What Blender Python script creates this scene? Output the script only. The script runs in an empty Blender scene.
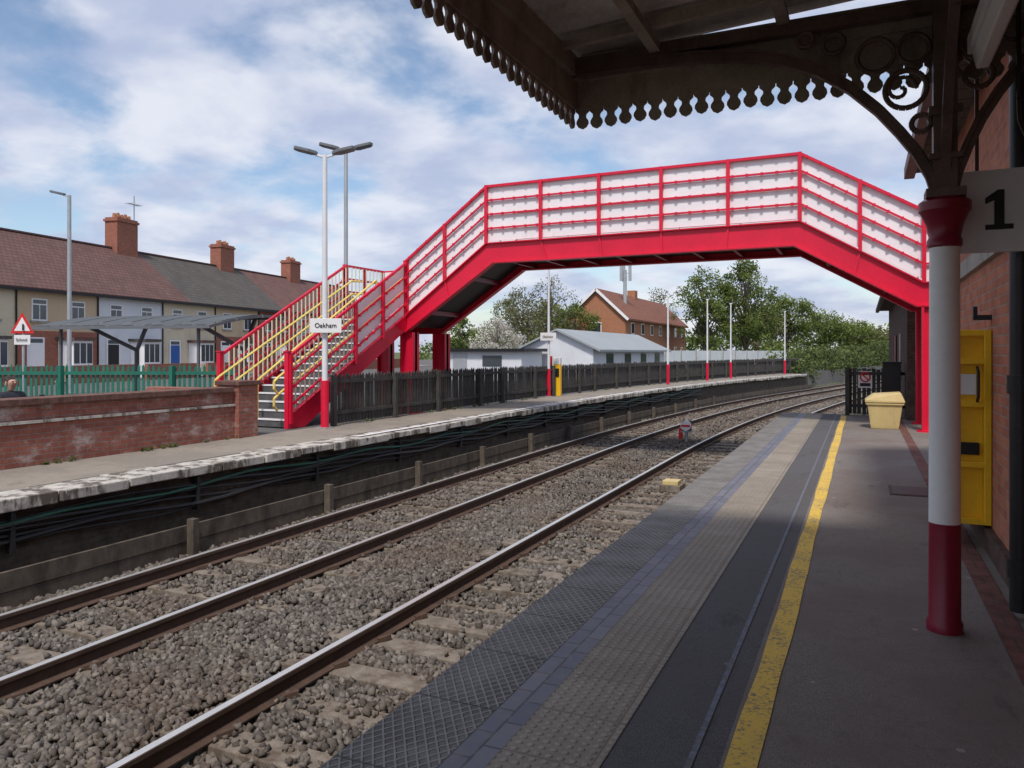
import bpy, math, random
import numpy as np
from mathutils import Vector, Matrix
random.seed(7); rng=np.random.default_rng(7)
S=bpy.context.scene
S.view_settings.view_transform='Standard'
try: S.view_settings.look='None'
except: pass
S.view_settings.exposure=0

# ---------------------------------------------------------------- node helpers
class NT:
    def __init__(s,name,rough=0.8,metal=0.0,spec=0.4):
        s.m=bpy.data.materials.new(name); s.m.use_nodes=True
        s.t=s.m.node_tree; s.n=s.t.nodes; s.l=s.t.links
        s.b=s.n['Principled BSDF']; s.b.inputs['Roughness'].default_value=rough
        s.b.inputs['Metallic'].default_value=metal
        s.b.inputs['Specular IOR Level'].default_value=spec
        s.tc=s.n.new('ShaderNodeTexCoord'); s.co=s.tc.outputs['Object']
    def _in(s,sock,v):
        if isinstance(v,(int,float)): sock.default_value=v
        elif isinstance(v,tuple):
            sock.default_value=v if len(v)==len(sock.default_value) else (*v,1)
        else: s.l.new(v,sock)
    def math(s,op,a,b=0.0,c=None):
        n=s.n.new('ShaderNodeMath'); n.operation=op
        s._in(n.inputs[0],a); s._in(n.inputs[1],b)
        if c is not None: s._in(n.inputs[2],c)
        return n.outputs[0]
    def mix(s,f,a,b,mode='MIX'):
        n=s.n.new('ShaderNodeMix'); n.data_type='RGBA'; n.blend_type=mode
        s._in(n.inputs[0],f); s._in(n.inputs[6],a); s._in(n.inputs[7],b)
        return n.outputs[2]
    def noise(s,scale,detail=4,rough=.6,vec=None,stretch=None):
        n=s.n.new('ShaderNodeTexNoise'); n.inputs['Scale'].default_value=scale
        n.inputs['Detail'].default_value=detail; n.inputs['Roughness'].default_value=rough
        v=vec or s.co
        if stretch:
            mp=s.n.new('ShaderNodeMapping'); mp.inputs['Scale'].default_value=stretch
            s.l.new(v,mp.inputs[0]); v=mp.outputs[0]
        s.l.new(v,n.inputs['Vector']); return n.outputs['Fac']
    def ramp(s,f,a,b):
        n=s.n.new('ShaderNodeMapRange'); n.interpolation_type='SMOOTHSTEP'
        s._in(n.inputs[0],f); n.inputs[1].default_value=a; n.inputs[2].default_value=b
        return n.outputs[0]
    def xyz(s):
        n=s.n.new('ShaderNodeSeparateXYZ'); s.l.new(s.co,n.inputs[0]); return n.outputs
    def bump(s,h,dist=.01,strength=1.0):
        n=s.n.new('ShaderNodeBump'); n.inputs['Distance'].default_value=dist
        n.inputs['Strength'].default_value=strength
        s._in(n.inputs['Height'],h); s.l.new(n.outputs[0],s.b.inputs['Normal'])
    def color(s,c): s._in(s.b.inputs['Base Color'],c)
def dk(c,f): return tuple(min(1,x*f) for x in c)

def plain(name,c,rough=.6,var=.25,sc=3.0,bump=.002,metal=0,spec=.4,dirt=None,dsc=1.2,dlo=.5,dhi=.75):
    t=NT(name,rough,metal,spec)
    n1=t.noise(sc,5); n2=t.noise(sc*12,3)
    f=t.math('ADD',t.math('MULTIPLY',n1,.6),t.math('MULTIPLY',n2,.4))
    f=t.ramp(f,.3,.7)
    col=t.mix(f,dk(c,1-var),dk(c,1+var))
    if dirt:
        col=t.mix(t.ramp(t.noise(dsc,6,.7,stretch=(1,1,.35)),dlo,dhi),col,dirt)
    t.color(col)
    if bump: t.bump(n2,bump)
    return t.m

def asphalt(name,c,patch=(.09,.075,.065),spk=.5):
    t=NT(name,.9,0,.25)
    fine=t.noise(150,3,.8); fine2=t.noise(48,3,.8); mid=t.noise(9,5,.7); big=t.noise(.7,5,.65)
    col=t.mix(t.ramp(fine,.35,.68),dk(c,1-spk),dk(c,1+spk))
    col=t.mix(t.math('MULTIPLY',t.ramp(fine2,.42,.68),.5),col,dk(c,.5))
    col=t.mix(t.math('MULTIPLY',t.ramp(big,.42,.58),.75),col,patch)
    col=t.mix(t.math('MULTIPLY',t.ramp(mid,.5,.72),.45),col,dk(c,.5))
    col=t.mix(t.math('MULTIPLY',t.ramp(t.noise(2.2,8,.75,stretch=(1,.35,1)),.57,.67),.6),col,dk(c,.42))
    v=t.n.new('ShaderNodeTexVoronoi'); v.inputs['Scale'].default_value=3.1; t.l.new(t.co,v.inputs['Vector'])
    spot=t.math('LESS_THAN',v.outputs['Distance'],.055)
    col=t.mix(t.math('MULTIPLY',spot,.5),col,dk(c,2.0))
    t.color(col); t.bump(t.math('ADD',fine,fine2),.005,.8); return t.m

def brick(name,c1,c2,mort,bw=.225,bh=.075,white=0.0,dark=.3,wcol=(.55,.5,.46)):
    t=NT(name,.88,0,.25)
    g=t.n.new('ShaderNodeNewGeometry'); sn=t.n.new('ShaderNodeSeparateXYZ'); t.l.new(g.outputs['Normal'],sn.inputs[0])
    o=t.xyz()
    ax=t.math('GREATER_THAN',t.math('ABSOLUTE',sn.outputs[0]),.6)
    az=t.math('GREATER_THAN',t.math('ABSOLUTE',sn.outputs[2]),.6)
    u=t.math('ADD',t.math('MULTIPLY',o[1],ax),t.math('MULTIPLY',o[0],t.math('SUBTRACT',1.0,ax)))
    v=t.math('ADD',t.math('MULTIPLY',o[1],az),t.math('MULTIPLY',o[2],t.math('SUBTRACT',1.0,az)))
    cb=t.n.new('ShaderNodeCombineXYZ'); t._in(cb.inputs[0],u); t._in(cb.inputs[1],v)
    b=t.n.new('ShaderNodeTexBrick'); t.l.new(cb.outputs[0],b.inputs['Vector'])
    b.inputs['Scale'].default_value=1; b.inputs['Brick Width'].default_value=bw; b.inputs['Row Height'].default_value=bh
    b.inputs['Mortar Size'].default_value=.006; b.inputs['Mortar Smooth'].default_value=.2
    b.inputs['Color1'].default_value=(*c1,1); b.inputs['Color2'].default_value=(*c2,1); b.inputs['Mortar'].default_value=(*mort,1)
    col=b.outputs['Color']
    col=t.mix(t.math('MULTIPLY',t.ramp(t.noise(7,5),.35,.7),dark),col,dk(c1,.3))
    if white>0:
        col=t.mix(t.math('MULTIPLY',t.ramp(t.noise(1.6,9,.75,stretch=(1,1,1.8)),.64-white*.14,.70),.85),col,wcol)
    t.color(col); t.bump(t.math('ADD',t.math('MULTIPLY',b.outputs['Fac'],-1.0),t.math('MULTIPLY',t.noise(60,3),.5)),.006)
    return t.m

M={}
M['asph']=asphalt('platform_asphalt',(.235,.21,.19),(.175,.142,.125))
M['asph_dark']=asphalt('platform_asphalt_dark',(.125,.122,.128),(.105,.10,.10))
M['asph_far']=asphalt('far_platform_asphalt',(.27,.24,.205),(.31,.27,.22),.3)
M['tarmac']=asphalt('tarmac',(.13,.128,.125),(.14,.135,.13),.3)
M['red']=plain('red_gloss_paint',(.66,.010,.045),.38,.10,1.5,.001,dirt=(.42,.015,.035),dsc=2.5,dlo=.55,dhi=.85)
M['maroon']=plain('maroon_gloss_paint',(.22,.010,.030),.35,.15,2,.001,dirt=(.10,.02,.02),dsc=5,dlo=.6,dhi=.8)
M['white']=plain('white_paint',(.82,.81,.83),.5,.04,1.5,.001,dirt=(.62,.58,.58),dsc=3,dlo=.56,dhi=.85)
M['whitecol']=plain('white_column_paint',(.80,.79,.78),.4,.05,2,.001,dirt=(.46,.40,.35),dsc=6,dlo=.62,dhi=.82)
M['yellow']=plain('yellow_paint',(.80,.62,.16),.45,.1,2,.001)
M['cream']=plain('cream_baluster_paint',(.78,.72,.55),.5,.06,2,.001)
M['yellowpanel']=plain('yellow_ramp_paint',(.85,.50,.02),.4,.08,2,.001,dirt=(.45,.27,.05),dsc=9,dlo=.62,dhi=.8)
M['galv']=plain('galvanised_steel',(.42,.44,.46),.45,.12,3,.001,metal=.4)
M['steelgrey']=plain('shelter_grey_paint',(.14,.15,.165),.5,.12,3,.001)
M['lampwhite']=plain('lamp_post_paint',(.70,.71,.73),.45,.06,3,.001)
M['dark']=plain('dark_paint',(.02,.022,.025),.5,.3,6,.001)
M['black']=plain('black_cast_iron',(.02,.02,.022),.4,.3,6,.001)
M['iron']=plain('canopy_iron_paint',(.13,.085,.075),.5,.3,5,.002,dirt=(.05,.03,.022),dsc=5)
M['canopywood']=plain('canopy_timber',(.34,.29,.245),.75,.25,5,.003,dirt=(.16,.12,.095),dsc=4,dlo=.45,dhi=.75)
M['canopyroof']=plain('canopy_roof_sheet',(.60,.575,.54),.7,.2,3,.003,dirt=(.34,.28,.22),dsc=3,dlo=.5,dhi=.8)
M['fence']=plain('dark_timber_fence',(.055,.051,.048),.85,.35,6,.004,dirt=(.11,.10,.085),dsc=3,dlo=.5,dhi=.8)
M['board']=plain('weathered_boards',(.115,.093,.072),.85,.35,6,.004,dirt=(.05,.042,.034),dsc=3,dlo=.45,dhi=.7)
M['green']=plain('green_fence_paint',(.02,.15,.105),.5,.2,3,.001)
M['concrete']=plain('concrete',(.32,.295,.265),.9,.25,6,.006,dirt=(.16,.14,.12),dsc=4)
M['sleeper']=plain('concrete_sleeper',(.22,.185,.148),.9,.25,9,.008,dirt=(.10,.07,.05),dsc=6,dlo=.42,dhi=.7)
M['coping']=plain('worn_coping',(.52,.49,.44),.9,.22,6,.01,dirt=(.13,.11,.09),dsc=3.5,dlo=.46,dhi=.58)
M['rust']=plain('rail_rust',(.085,.052,.037),.8,.3,8,.003)
M['railtop']=plain('rail_head_steel',(.55,.54,.53),.28,.08,3,.0003,metal=.35,spec=.8)
M['brick_wall']=brick('planter_brick',(.36,.125,.09),(.27,.095,.07),(.27,.23,.2),white=1.0,dark=.3)
M['brick_cope']=brick('brick_coping',(.20,.10,.08),(.15,.08,.065),(.18,.15,.13),.11,.24,dark=.6)
M['brick_station']=brick('station_brick',(.50,.185,.105),(.38,.13,.08),(.32,.26,.21),dark=.3)
M['brick_dark']=brick('dark_brick',(.12,.07,.058),(.09,.055,.045),(.10,.09,.08),dark=.6)
M['brick_orange']=brick('orange_brick',(.46,.19,.10),(.40,.155,.085),(.36,.28,.2),dark=.2)
M['brick_face']=brick('platform_face_brick',(.14,.108,.085),(.10,.076,.06),(.10,.09,.08),dark=.6,white=.2,wcol=(.24,.21,.175))
M['brick_chim']=brick('chimney_brick',(.42,.15,.10),(.32,.12,.08),(.26,.2,.16),dark=.3)
M['glass']=plain('window_glass',(.05,.06,.075),.12,.3,.7,0,spec=.8)
def tiles(name,c1,c2):
    t=NT(name,.85,0,.3); o=t.xyz()
    cb=t.n.new('ShaderNodeCombineXYZ'); t.l.new(o[1],cb.inputs[0]); t._in(cb.inputs[1],t.math('MULTIPLY',o[2],1.4))
    b=t.n.new('ShaderNodeTexBrick'); t.l.new(cb.outputs[0],b.inputs['Vector']); b.inputs['Scale'].default_value=1
    b.inputs['Brick Width'].default_value=.33; b.inputs['Row Height'].default_value=.28; b.inputs['Mortar Size'].default_value=.02
    b.inputs['Color1'].default_value=(*c1,1); b.inputs['Color2'].default_value=(*c2,1); b.inputs['Mortar'].default_value=(*dk(c1,.4),1)
    col=t.mix(t.math('MULTIPLY',t.ramp(t.noise(.9,7,.7),.4,.7),.55),b.outputs['Color'],dk(c2,.6))
    t.color(col); t.bump(b.outputs['Fac'],.02,-1); return t.m
M['roof_brown']=tiles('brown_roof_tiles',(.18,.10,.088),(.145,.08,.072))
M['roof_grey']=tiles('grey_roof_tiles',(.125,.11,.10),(.104,.094,.086))
M['roof_red']=tiles('red_roof_tiles',(.19,.105,.09),(.157,.086,.078))
M['roof_new']=tiles('orange_roof_tiles',(.28,.12,.08),(.23,.10,.07))
M['roof_metal']=plain('grey_blue_roof',(.31,.335,.35),.6,.08,.6,.002)
for k,c in dict(r_tan=(.55,.42,.28),r_white=(.66,.68,.72),r_cream=(.62,.54,.40),r_pale=(.60,.55,.48)).items():
    M[k]=plain('render_'+k,c,.9,.08,.8,.003,dirt=dk(c,.6),dsc=.8,dlo=.52,dhi=.85)
M['soil']=plain('trackbed_soil',(.085,.07,.056),.95,.45,5,.02)
M['grass']=plain('rough_grass',(.09,.12,.04),.95,.4,2,.03,dirt=(.15,.13,.07),dsc=.5)
M['bark']=plain('bark',(.10,.085,.065),.9,.3,4,.01)
M['plastic_grey']=plain('grey_polycarbonate',(.10,.11,.12),.7,.1,1,0,spec=.1)
M['binyellow']=plain('faded_yellow_plastic',(.58,.45,.20),.5,.1,3,.001,dirt=(.38,.31,.16),dsc=4,dlo=.5,dhi=.8)
M['cable']=plain('cable_rubber',(.022,.022,.024),.55,.3,5,0)
M['cablegreen']=plain('green_cable',(.02,.09,.06),.5,.3,5,0)
M['signwhite']=plain('sign_enamel_white',(.76,.76,.76),.4,.04,2,0)
M['signgrey']=plain('sign_enamel_grey',(.70,.71,.74),.4,.05,2,0)
M['ink']=plain('sign_black',(.012,.012,.014),.5,.1,2,0)
M['signred']=plain('sign_red',(.62,.02,.02),.45,.05,2,0)
M['blue']=plain('blue_door_paint',(.02,.10,.36),.4,.1,2,0)
M['skin']=plain('skin',(.50,.30,.22),.6,.05,5,0)
M['hair']=plain('dark_hair',(.03,.02,.015),.6,.3,20,.002)
M['coat']=plain('dark_coat',(.03,.032,.045),.85,.3,9,.003)
M['trouser']=plain('grey_trousers',(.06,.06,.07),.9,.2,9,.003)
M['tread']=plain('stair_tread',(.10,.10,.105),.85,.3,9,.004)
M['terracotta']=brick('brick_drain_strip',(.21,.09,.075),(.15,.07,.06),(.09,.08,.07),.14,.22,dark=.6)

t=NT('worn_yellow_line',.8,0,.3)
n=t.noise(38,6,.8); n2=t.noise(4,4,.6)
f=t.ramp(t.math('ADD',n,t.math('MULTIPLY',n2,.35)),.54,.68)
yc=t.mix(t.noise(90,2),(.62,.40,.06),(.84,.58,.12))
yc=t.mix(t.math('MULTIPLY',t.ramp(t.noise(2.1,5),.45,.7),.45),yc,(.50,.36,.13))
t.color(t.mix(f,(.20,.165,.12),yc)); t.bump(t.noise(160,3,.8),.004,.6); M['yline']=t.m
t=NT('worn_blue_line',.8,0,.3); t.color(t.mix(t.ramp(t.noise(25,5,.8),.42,.62),(.125,.122,.128),(.16,.19,.26))); M['bline']=t.m
t=NT('tactile_paving',.85,0,.25); o=t.xyz()
def cell(t,s,p,off=0.0): return t.math('SUBTRACT',t.math('FRACT',t.math('DIVIDE',t.math('ADD',s,100.0+off),p)),.5)
cx=cell(t,o[0],.05,.001); cy=cell(t,o[1],.05)
r=t.math('SQRT',t.math('ADD',t.math('MULTIPLY',cx,cx),t.math('MULTIPLY',cy,cy)))
dome=t.math('SUBTRACT',1.0,t.ramp(r,.14,.36))
jx=t.math('GREATER_THAN',t.math('ABSOLUTE',cell(t,o[0],.402,1.05)),.49); jy=t.math('GREATER_THAN',t.math('ABSOLUTE',cell(t,o[1],.40)),.49)
j=t.math('MAXIMUM',jx,jy)
col=t.mix(t.ramp(t.noise(1.1,6,.7),.35,.7),(.265,.23,.185),(.385,.34,.28))
col=t.mix(t.math('MULTIPLY',t.ramp(t.noise(110,3,.8),.35,.65),.5),col,(.16,.138,.11))
wn=t.n.new('ShaderNodeTexWhiteNoise'); wn.noise_dimensions='1D'; t._in(wn.inputs['W'],t.math('FLOOR',t.math('DIVIDE',t.math('ADD',o[1],100.2),.40)))
col=t.mix(t.math('MULTIPLY',wn.outputs[0],.35),col,(.20,.18,.155))
wearp=t.ramp(t.noise(5,5,.7),.3,.6)
col=t.mix(t.math('MULTIPLY',t.math('MULTIPLY',dome,wearp),.3),col,(.48,.43,.36))
col=t.mix(t.math('MULTIPLY',j,.5),col,(.09,.08,.07))
t.color(col); t.bump(t.math('SUBTRACT',dome,t.math('MULTIPLY',j,.6)),.006,.9); M['tactile']=t.m
t=NT('diamond_edge_slab',.85,0,.3); o=t.xyz()
a=t.math('ADD',t.math('DIVIDE',o[0],.052),t.math('DIVIDE',o[1],.075)); b=t.math('SUBTRACT',t.math('DIVIDE',o[0],.052),t.math('DIVIDE',o[1],.075))
fa=t.math('ABSOLUTE',t.math('SUBTRACT',t.math('FRACT',t.math('ADD',a,100.0)),.5)); fb=t.math('ABSOLUTE',t.math('SUBTRACT',t.math('FRACT',t.math('ADD',b,100.0)),.5))
pit=t.math('MULTIPLY',t.ramp(t.math('SUBTRACT',.5,fa),.06,.2),t.ramp(t.math('SUBTRACT',.5,fb),.06,.2))
lat=t.math('SUBTRACT',1.0,pit)
jy=t.math('GREATER_THAN',t.math('ABSOLUTE',cell(t,o[1],.61)),.49)
base=t.mix(t.ramp(t.noise(3,6,.7),.35,.65),(.11,.104,.098),(.20,.19,.18))
col=t.mix(t.math('MULTIPLY',lat,t.math('ADD',.25,t.math('MULTIPLY',t.noise(2.6,5,.7),.6))),base,t.mix(t.noise(14,4),(.27,.255,.24),(.48,.46,.43)))
col=t.mix(t.math('MULTIPLY',jy,.7),col,(.06,.06,.06))
t.color(col); t.bump(t.math('SUBTRACT',lat,jy),.007,1.0); M['diamond']=t.m
t=NT('blue_brick_paver',.6,0,.4); o=t.xyz()
cb=t.n.new('ShaderNodeCombineXYZ'); t.l.new(o[1],cb.inputs[0]); t._in(cb.inputs[1],t.math('ADD',o[0],1.49))
b=t.n.new('ShaderNodeTexBrick'); t.l.new(cb.outputs[0],b.inputs['Vector']); b.inputs['Scale'].default_value=1
b.inputs['Brick Width'].default_value=.215; b.inputs['Row Height'].default_value=.0865; b.inputs['Mortar Size'].default_value=.006
b.inputs['Color1'].default_value=(.11,.12,.16,1); b.inputs['Color2'].default_value=(.165,.17,.21,1); b.inputs['Mortar'].default_value=(.06,.06,.06,1)
t.color(t.mix(t.math('MULTIPLY',t.ramp(t.noise(12,5),.45,.7),.5),b.outputs['Color'],(.20,.19,.18)))
t.bump(b.outputs['Fac'],.006,-1); M['bluebrick']=t.m
t=NT('ballast_stone',.9,0,.25)
at=t.n.new('ShaderNodeAttribute'); at.attribute_name='shade'
c=t.mix(at.outputs['Fac'],(.050,.042,.037),(.28,.25,.22))
c=t.mix(t.math('MULTIPLY',t.ramp(t.noise(.6,5,.6),.4,.65),.4),c,(.12,.08,.055))
t.color(c); t.bump(t.noise(120,3),.004); M['stone']=t.m
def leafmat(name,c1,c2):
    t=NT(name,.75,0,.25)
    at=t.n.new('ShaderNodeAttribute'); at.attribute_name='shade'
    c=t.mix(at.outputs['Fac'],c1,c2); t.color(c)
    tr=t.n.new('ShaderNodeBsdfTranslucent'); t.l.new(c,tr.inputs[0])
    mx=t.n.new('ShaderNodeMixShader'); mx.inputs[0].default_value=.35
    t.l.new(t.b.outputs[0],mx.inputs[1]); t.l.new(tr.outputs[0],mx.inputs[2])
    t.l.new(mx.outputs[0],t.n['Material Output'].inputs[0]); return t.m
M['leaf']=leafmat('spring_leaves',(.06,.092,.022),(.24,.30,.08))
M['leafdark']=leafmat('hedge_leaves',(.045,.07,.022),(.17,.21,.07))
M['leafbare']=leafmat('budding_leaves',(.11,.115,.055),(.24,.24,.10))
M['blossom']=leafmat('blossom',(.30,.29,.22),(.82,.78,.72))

# ---------------------------------------------------------------- mesh builder
def empty(name,loc=(0,0,0),rot=0):
    e=bpy.data.objects.new(name,None); S.collection.objects.link(e); e.location=loc; e.rotation_euler=(0,0,rot); e.empty_display_size=.3; return e
class MB:
    def __init__(s): s.v=[];s.f=[];s.mi=[];s.mats=[]
    def _m(s,m):
        m=M[m] if isinstance(m,str) else m
        if m not in s.mats: s.mats.append(m)
        return s.mats.index(m)
    def raw(s,vs,fs,m):
        o=len(s.v); s.v+= [tuple(v) for v in vs]; i=s._m(m)
        for f in fs: s.f.append([o+k for k in f]); s.mi.append(i)
    def quad(s,a,b,c,d,m): s.raw([a,b,c,d],[(0,1,2,3)],m)
    def box(s,x0,x1,y0,y1,z0,z1,m):
        if x0>x1:x0,x1=x1,x0
        if y0>y1:y0,y1=y1,y0
        if z0>z1:z0,z1=z1,z0
        s.raw([(x0,y0,z0),(x1,y0,z0),(x1,y1,z0),(x0,y1,z0),(x0,y0,z1),(x1,y0,z1),(x1,y1,z1),(x0,y1,z1)],
              [(0,3,2,1),(4,5,6,7),(0,1,5,4),(1,2,6,5),(2,3,7,6),(3,0,4,7)],m)
    def beam(s,p,q,w,h,m,up=(0,0,1)):
        p=Vector(p);q=Vector(q);d=(q-p).normalized();up=Vector(up)
        sd=d.cross(up)
        if sd.length<1e-4: sd=d.cross(Vector((1,0,0)))
        sd.normalize(); u=sd.cross(d).normalized()
        vs=[]
        for c in (p,q):
            for a,b in ((-1,-1),(1,-1),(1,1),(-1,1)): vs.append(c+sd*a*w/2+u*b*h/2)
        s.raw(vs,[(0,3,2,1),(4,5,6,7),(0,1,5,4),(1,2,6,5),(2,3,7,6),(3,0,4,7)],m)
    def cyl(s,p,q,r0,r1,m,n=12,cap=True):
        p=Vector(p);q=Vector(q);d=(q-p).normalized()
        a=d.orthogonal().normalized();b=d.cross(a)
        vs=[]
        for c,r in ((p,r0),(q,r1)):
            for i in range(n):
                t=2*math.pi*i/n; vs.append(c+(a*math.cos(t)+b*math.sin(t))*r)
        fs=[(i,(i+1)%n,n+(i+1)%n,n+i) for i in range(n)]
        if cap: fs+=[tuple(range(n))[::-1],tuple(range(n,2*n))]
        s.raw(vs,fs,m)
    def tube(s,pts,r,m,n=8):
        for a,b in zip(pts[:-1],pts[1:]): s.cyl(a,b,r,r,m,n)
    def lathe(s,cx,cy,prof,m,n=20):
        vs=[];fs=[]
        for (r,z) in prof:
            for i in range(n):
                t=2*math.pi*i/n; vs.append((cx+r*math.cos(t),cy+r*math.sin(t),z))
        for k in range(len(prof)-1):
            for i in range(n): fs.append((k*n+i,k*n+(i+1)%n,(k+1)*n+(i+1)%n,(k+1)*n+i))
        fs.append(tuple(range(n))[::-1]); fs.append(tuple(range((len(prof)-1)*n,len(prof)*n)))
        s.raw(vs,fs,m)
    def prism(s,poly,off,m):
        n=len(poly); off=Vector(off); a=[Vector(p) for p in poly]; vs=a+[p+off for p in a]
        fs=[tuple(range(n))[::-1],tuple(range(n,2*n))]+[(i,(i+1)%n,n+(i+1)%n,n+i) for i in range(n)]
        s.raw(vs,fs,m)
    def sweep(s,prof,ys,off,m,closed=True,z=None):
        n=len(prof);vs=[];fs=[]
        for y in ys:
            for (x,zz) in prof: vs.append((x+off(y),y,zz+(z(y) if z else 0)))
        rng_=n if closed else n-1
        for k in range(len(ys)-1):
            for i in range(rng_): fs.append((k*n+i,(k+1)*n+i,(k+1)*n+(i+1)%n,k*n+(i+1)%n))
        if closed: fs.append(tuple(range(n))); fs.append(tuple(range((len(ys)-1)*n,len(ys)*n))[::-1])
        s.raw(vs,fs,m)
    def build(s,name,parent=None,smooth=False,bevel=0):
        me=bpy.data.meshes.new(name); me.from_pydata(s.v,[],s.f)
        for m in s.mats: me.materials.append(m)
        me.polygons.foreach_set('material_index',s.mi)
        import bmesh
        bm=bmesh.new(); bm.from_mesh(me); bmesh.ops.recalc_face_normals(bm,faces=bm.faces); bm.to_mesh(me); bm.free()
        if smooth:
            me.polygons.foreach_set('use_smooth',[True]*len(me.polygons))
        o=bpy.data.objects.new(name,me); S.collection.objects.link(o)
        if parent: o.parent=parent
        if bevel:
            b=o.modifiers.new('bevel','BEVEL'); b.width=bevel; b.segments=2; b.limit_method='ANGLE'
        if smooth:
            e=o.modifiers.new('split','EDGE_SPLIT'); e.split_angle=math.radians(40)
        return o
def sheet(name,pts,m,parent=None):
    b=MB(); b.raw(pts,[tuple(range(len(pts)))],m); return b.build(name,parent)

def cv(y):
    if y<18: return 0.0
    if y<50: return .003*(y-18)**2
    return .003*32*32+.192*(y-50)
YS=[-12,-6,0,6,12,18]+[18+2*i for i in range(1,22)]+[66,74,84,96,110,140]

# ---------------------------------------------------------------- ground
sheet('ground',[(-2500,-600,-1.35),(2500,-600,-1.35),(2500,4000,-1.35),(-2500,4000,-1.35)],'grass')
b=MB(); b.sweep([(-9.6,-1.16),(0.5,-1.16)],YS,cv,'soil',False); b.build('trackbed')
b=MB(); b.sweep([(-160,-.03),(-10.0,-.03),(-9.7,-1.3)],YS,cv,'tarmac',False); b.build('car_park')
sheet('street_pavement',[(-39.6,22,.02),(-37.6,22.3,.02),(-46.5,80,.02),(-48.6,80,.02)],'concrete')
b=MB(); b.sweep([(1.2,-1.3),(3.2,-.35),(40,.2)],[30+4*i for i in range(20)],cv,'grass',False); b.build('grass_embankment')
b=MB(); b.sweep([(-9.6,-1.2),(-11.5,-.1),(-30,.3)],[61+4*i for i in range(18)],cv,'grass',False); b.build('grass_verge')

# ---------------------------------------------------------------- near platform
plat=empty('platform')
PE=21.5
b=MB(); b.box(-1.80,6,-12,PE,-1.2,-.06,'brick_face'); b.box(-1.9,6,-12,PE,-.058,-.004,'concrete')
b.raw([(-1.8,PE,-.01),(4,PE,-.01),(4,PE+7,-1.2),(-1.3,PE+7,-1.2),(-1.8,PE,-1.2),(4,PE,-1.2)],[(0,1,2,3),(0,3,4),(1,5,2)],'asph'); b.build('platform_structure',plat)
def strip(nm,x0,x1,m,z=.0,y0=-12,y1=PE): 
    return sheet(nm,[(x0,y0,z),(x1,y0,z),(x1,y1,z),(x0,y1,z)],m,plat)
strip('diamond_edge_slabs',-1.9,-1.49,'diamond',.004)
strip('blue_brick_coping',-1.49,-1.32,'bluebrick',.003)
strip('tactile_paving',-1.32,-.92,'tactile',.004)
strip('dark_resurfacing',-.92,-.505,'asph_dark',.0)
strip('blue_line',-.625,-.60,'bline',.004)
strip('asphalt_surface',-.505,6,'asph',.0)
b=MB(); 
ys=[-12+.5*i for i in range(67)]
L=[-.483+.006*math.sin(y*1.7)+.004*math.sin(y*5.1) for y in ys]; R=[-.365+.006*math.sin(y*1.3+1)+.004*math.sin(y*4.3) for y in ys]
for i in range(len(ys)-1): b.quad((L[i],ys[i],.004),(R[i],ys[i],.004),(R[i+1],ys[i+1],.004),(L[i+1],ys[i+1],.004),'yline')
b.build('yellow_safety_line',plat)
strip('brick_drain',.70,.84,'terracotta',.004)
b=MB(); b.box(.28,.72,9.6,10.25,0,.008,'rust'); b.box(.31,.69,9.63,10.22,.008,.012,'dark'); b.build('manhole_cover')

# ---------------------------------------------------------------- far platform
fp=empty('platform')
fy=[y for y in YS if y<=60]
b=MB(); b.sweep([(-9.0,0),(-10.6,0),(-10.6,-.2),(-9.0,-.2)],fy,cv,'asph_far'); b.build('surface',fp)
b=MB(); b.sweep([(-8.62,-.14),(-10.5,-.14),(-10.5,-1.3),(-8.62,-1.3)],fy,cv,'brick_face')
b.sweep([(-8.28,-.74),(-8.33,-.74),(-8.33,-.95),(-8.28,-.95)],fy,cv,'board')
b.sweep([(-8.29,-.96),(-8.34,-.96),(-8.34,-1.25),(-8.29,-1.25)],fy,cv,'board')
y=-4
while y<40:
    b.box(-8.27+cv(y),-8.15+cv(y),y,y+.1,-1.2,-.62-.05*random.random(),'board'); y+=2.9
b.build('brick_face',fp)
b=MB(); y=-10
while y<59:
    L=.75+.2*random.random(); j=random.uniform(-.05,.05)
    if y>12: j*=.3
    dx=-8.45+j; z=random.uniform(-.012,.006); c0=cv(y);c1=cv(y+L)
    th=random.uniform(.10,.15)
    vs=[(dx+c0,y+.01,z-th),(dx+c1,y+L-.01,z-th),(dx+c1,y+L-.01,z),(dx+c0,y+.01,z),(-9.0+c0,y+.01,-.16),(-9.0+c1,y+L-.01,-.16),(-9.0+c1,y+L-.01,z),(-9.0+c0,y+.01,z)]
    b.raw(vs,[(0,1,2,3),(4,7,6,5),(3,2,6,7),(0,4,5,1),(0,3,7,4),(1,5,6,2)],'coping'); y+=L
b.build('coping_slabs',fp,bevel=.012)
b=MB(); b.sweep([(-8.62,.012),(-8.72,.012)],[12+2*i for i in range(25)],cv,'white',False); b.build('white_edge_line',fp)
b=MB()
for k in range(7):
    x=-8.55+.03*random.random(); z=-.22-.05*k; pts=[]
    for i in range(0,90):
        y=-6+i*.5; pts.append((x+cv(y)+.02*math.sin(y*1.1+k),y,z+.035*math.sin(y*2.1+k*1.3)+.02*math.sin(y*.7+k)))
    b.tube(pts,.016+.006*(k%3),'cablegreen' if k==1 else 'cable',6)
for i in range(16):
    y=-5+i*2.6; b.box(-8.60+cv(y),-8.50+cv(y),y,y+.05,-.62,-.16,'cable')
b.build('lineside_cables')

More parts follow.
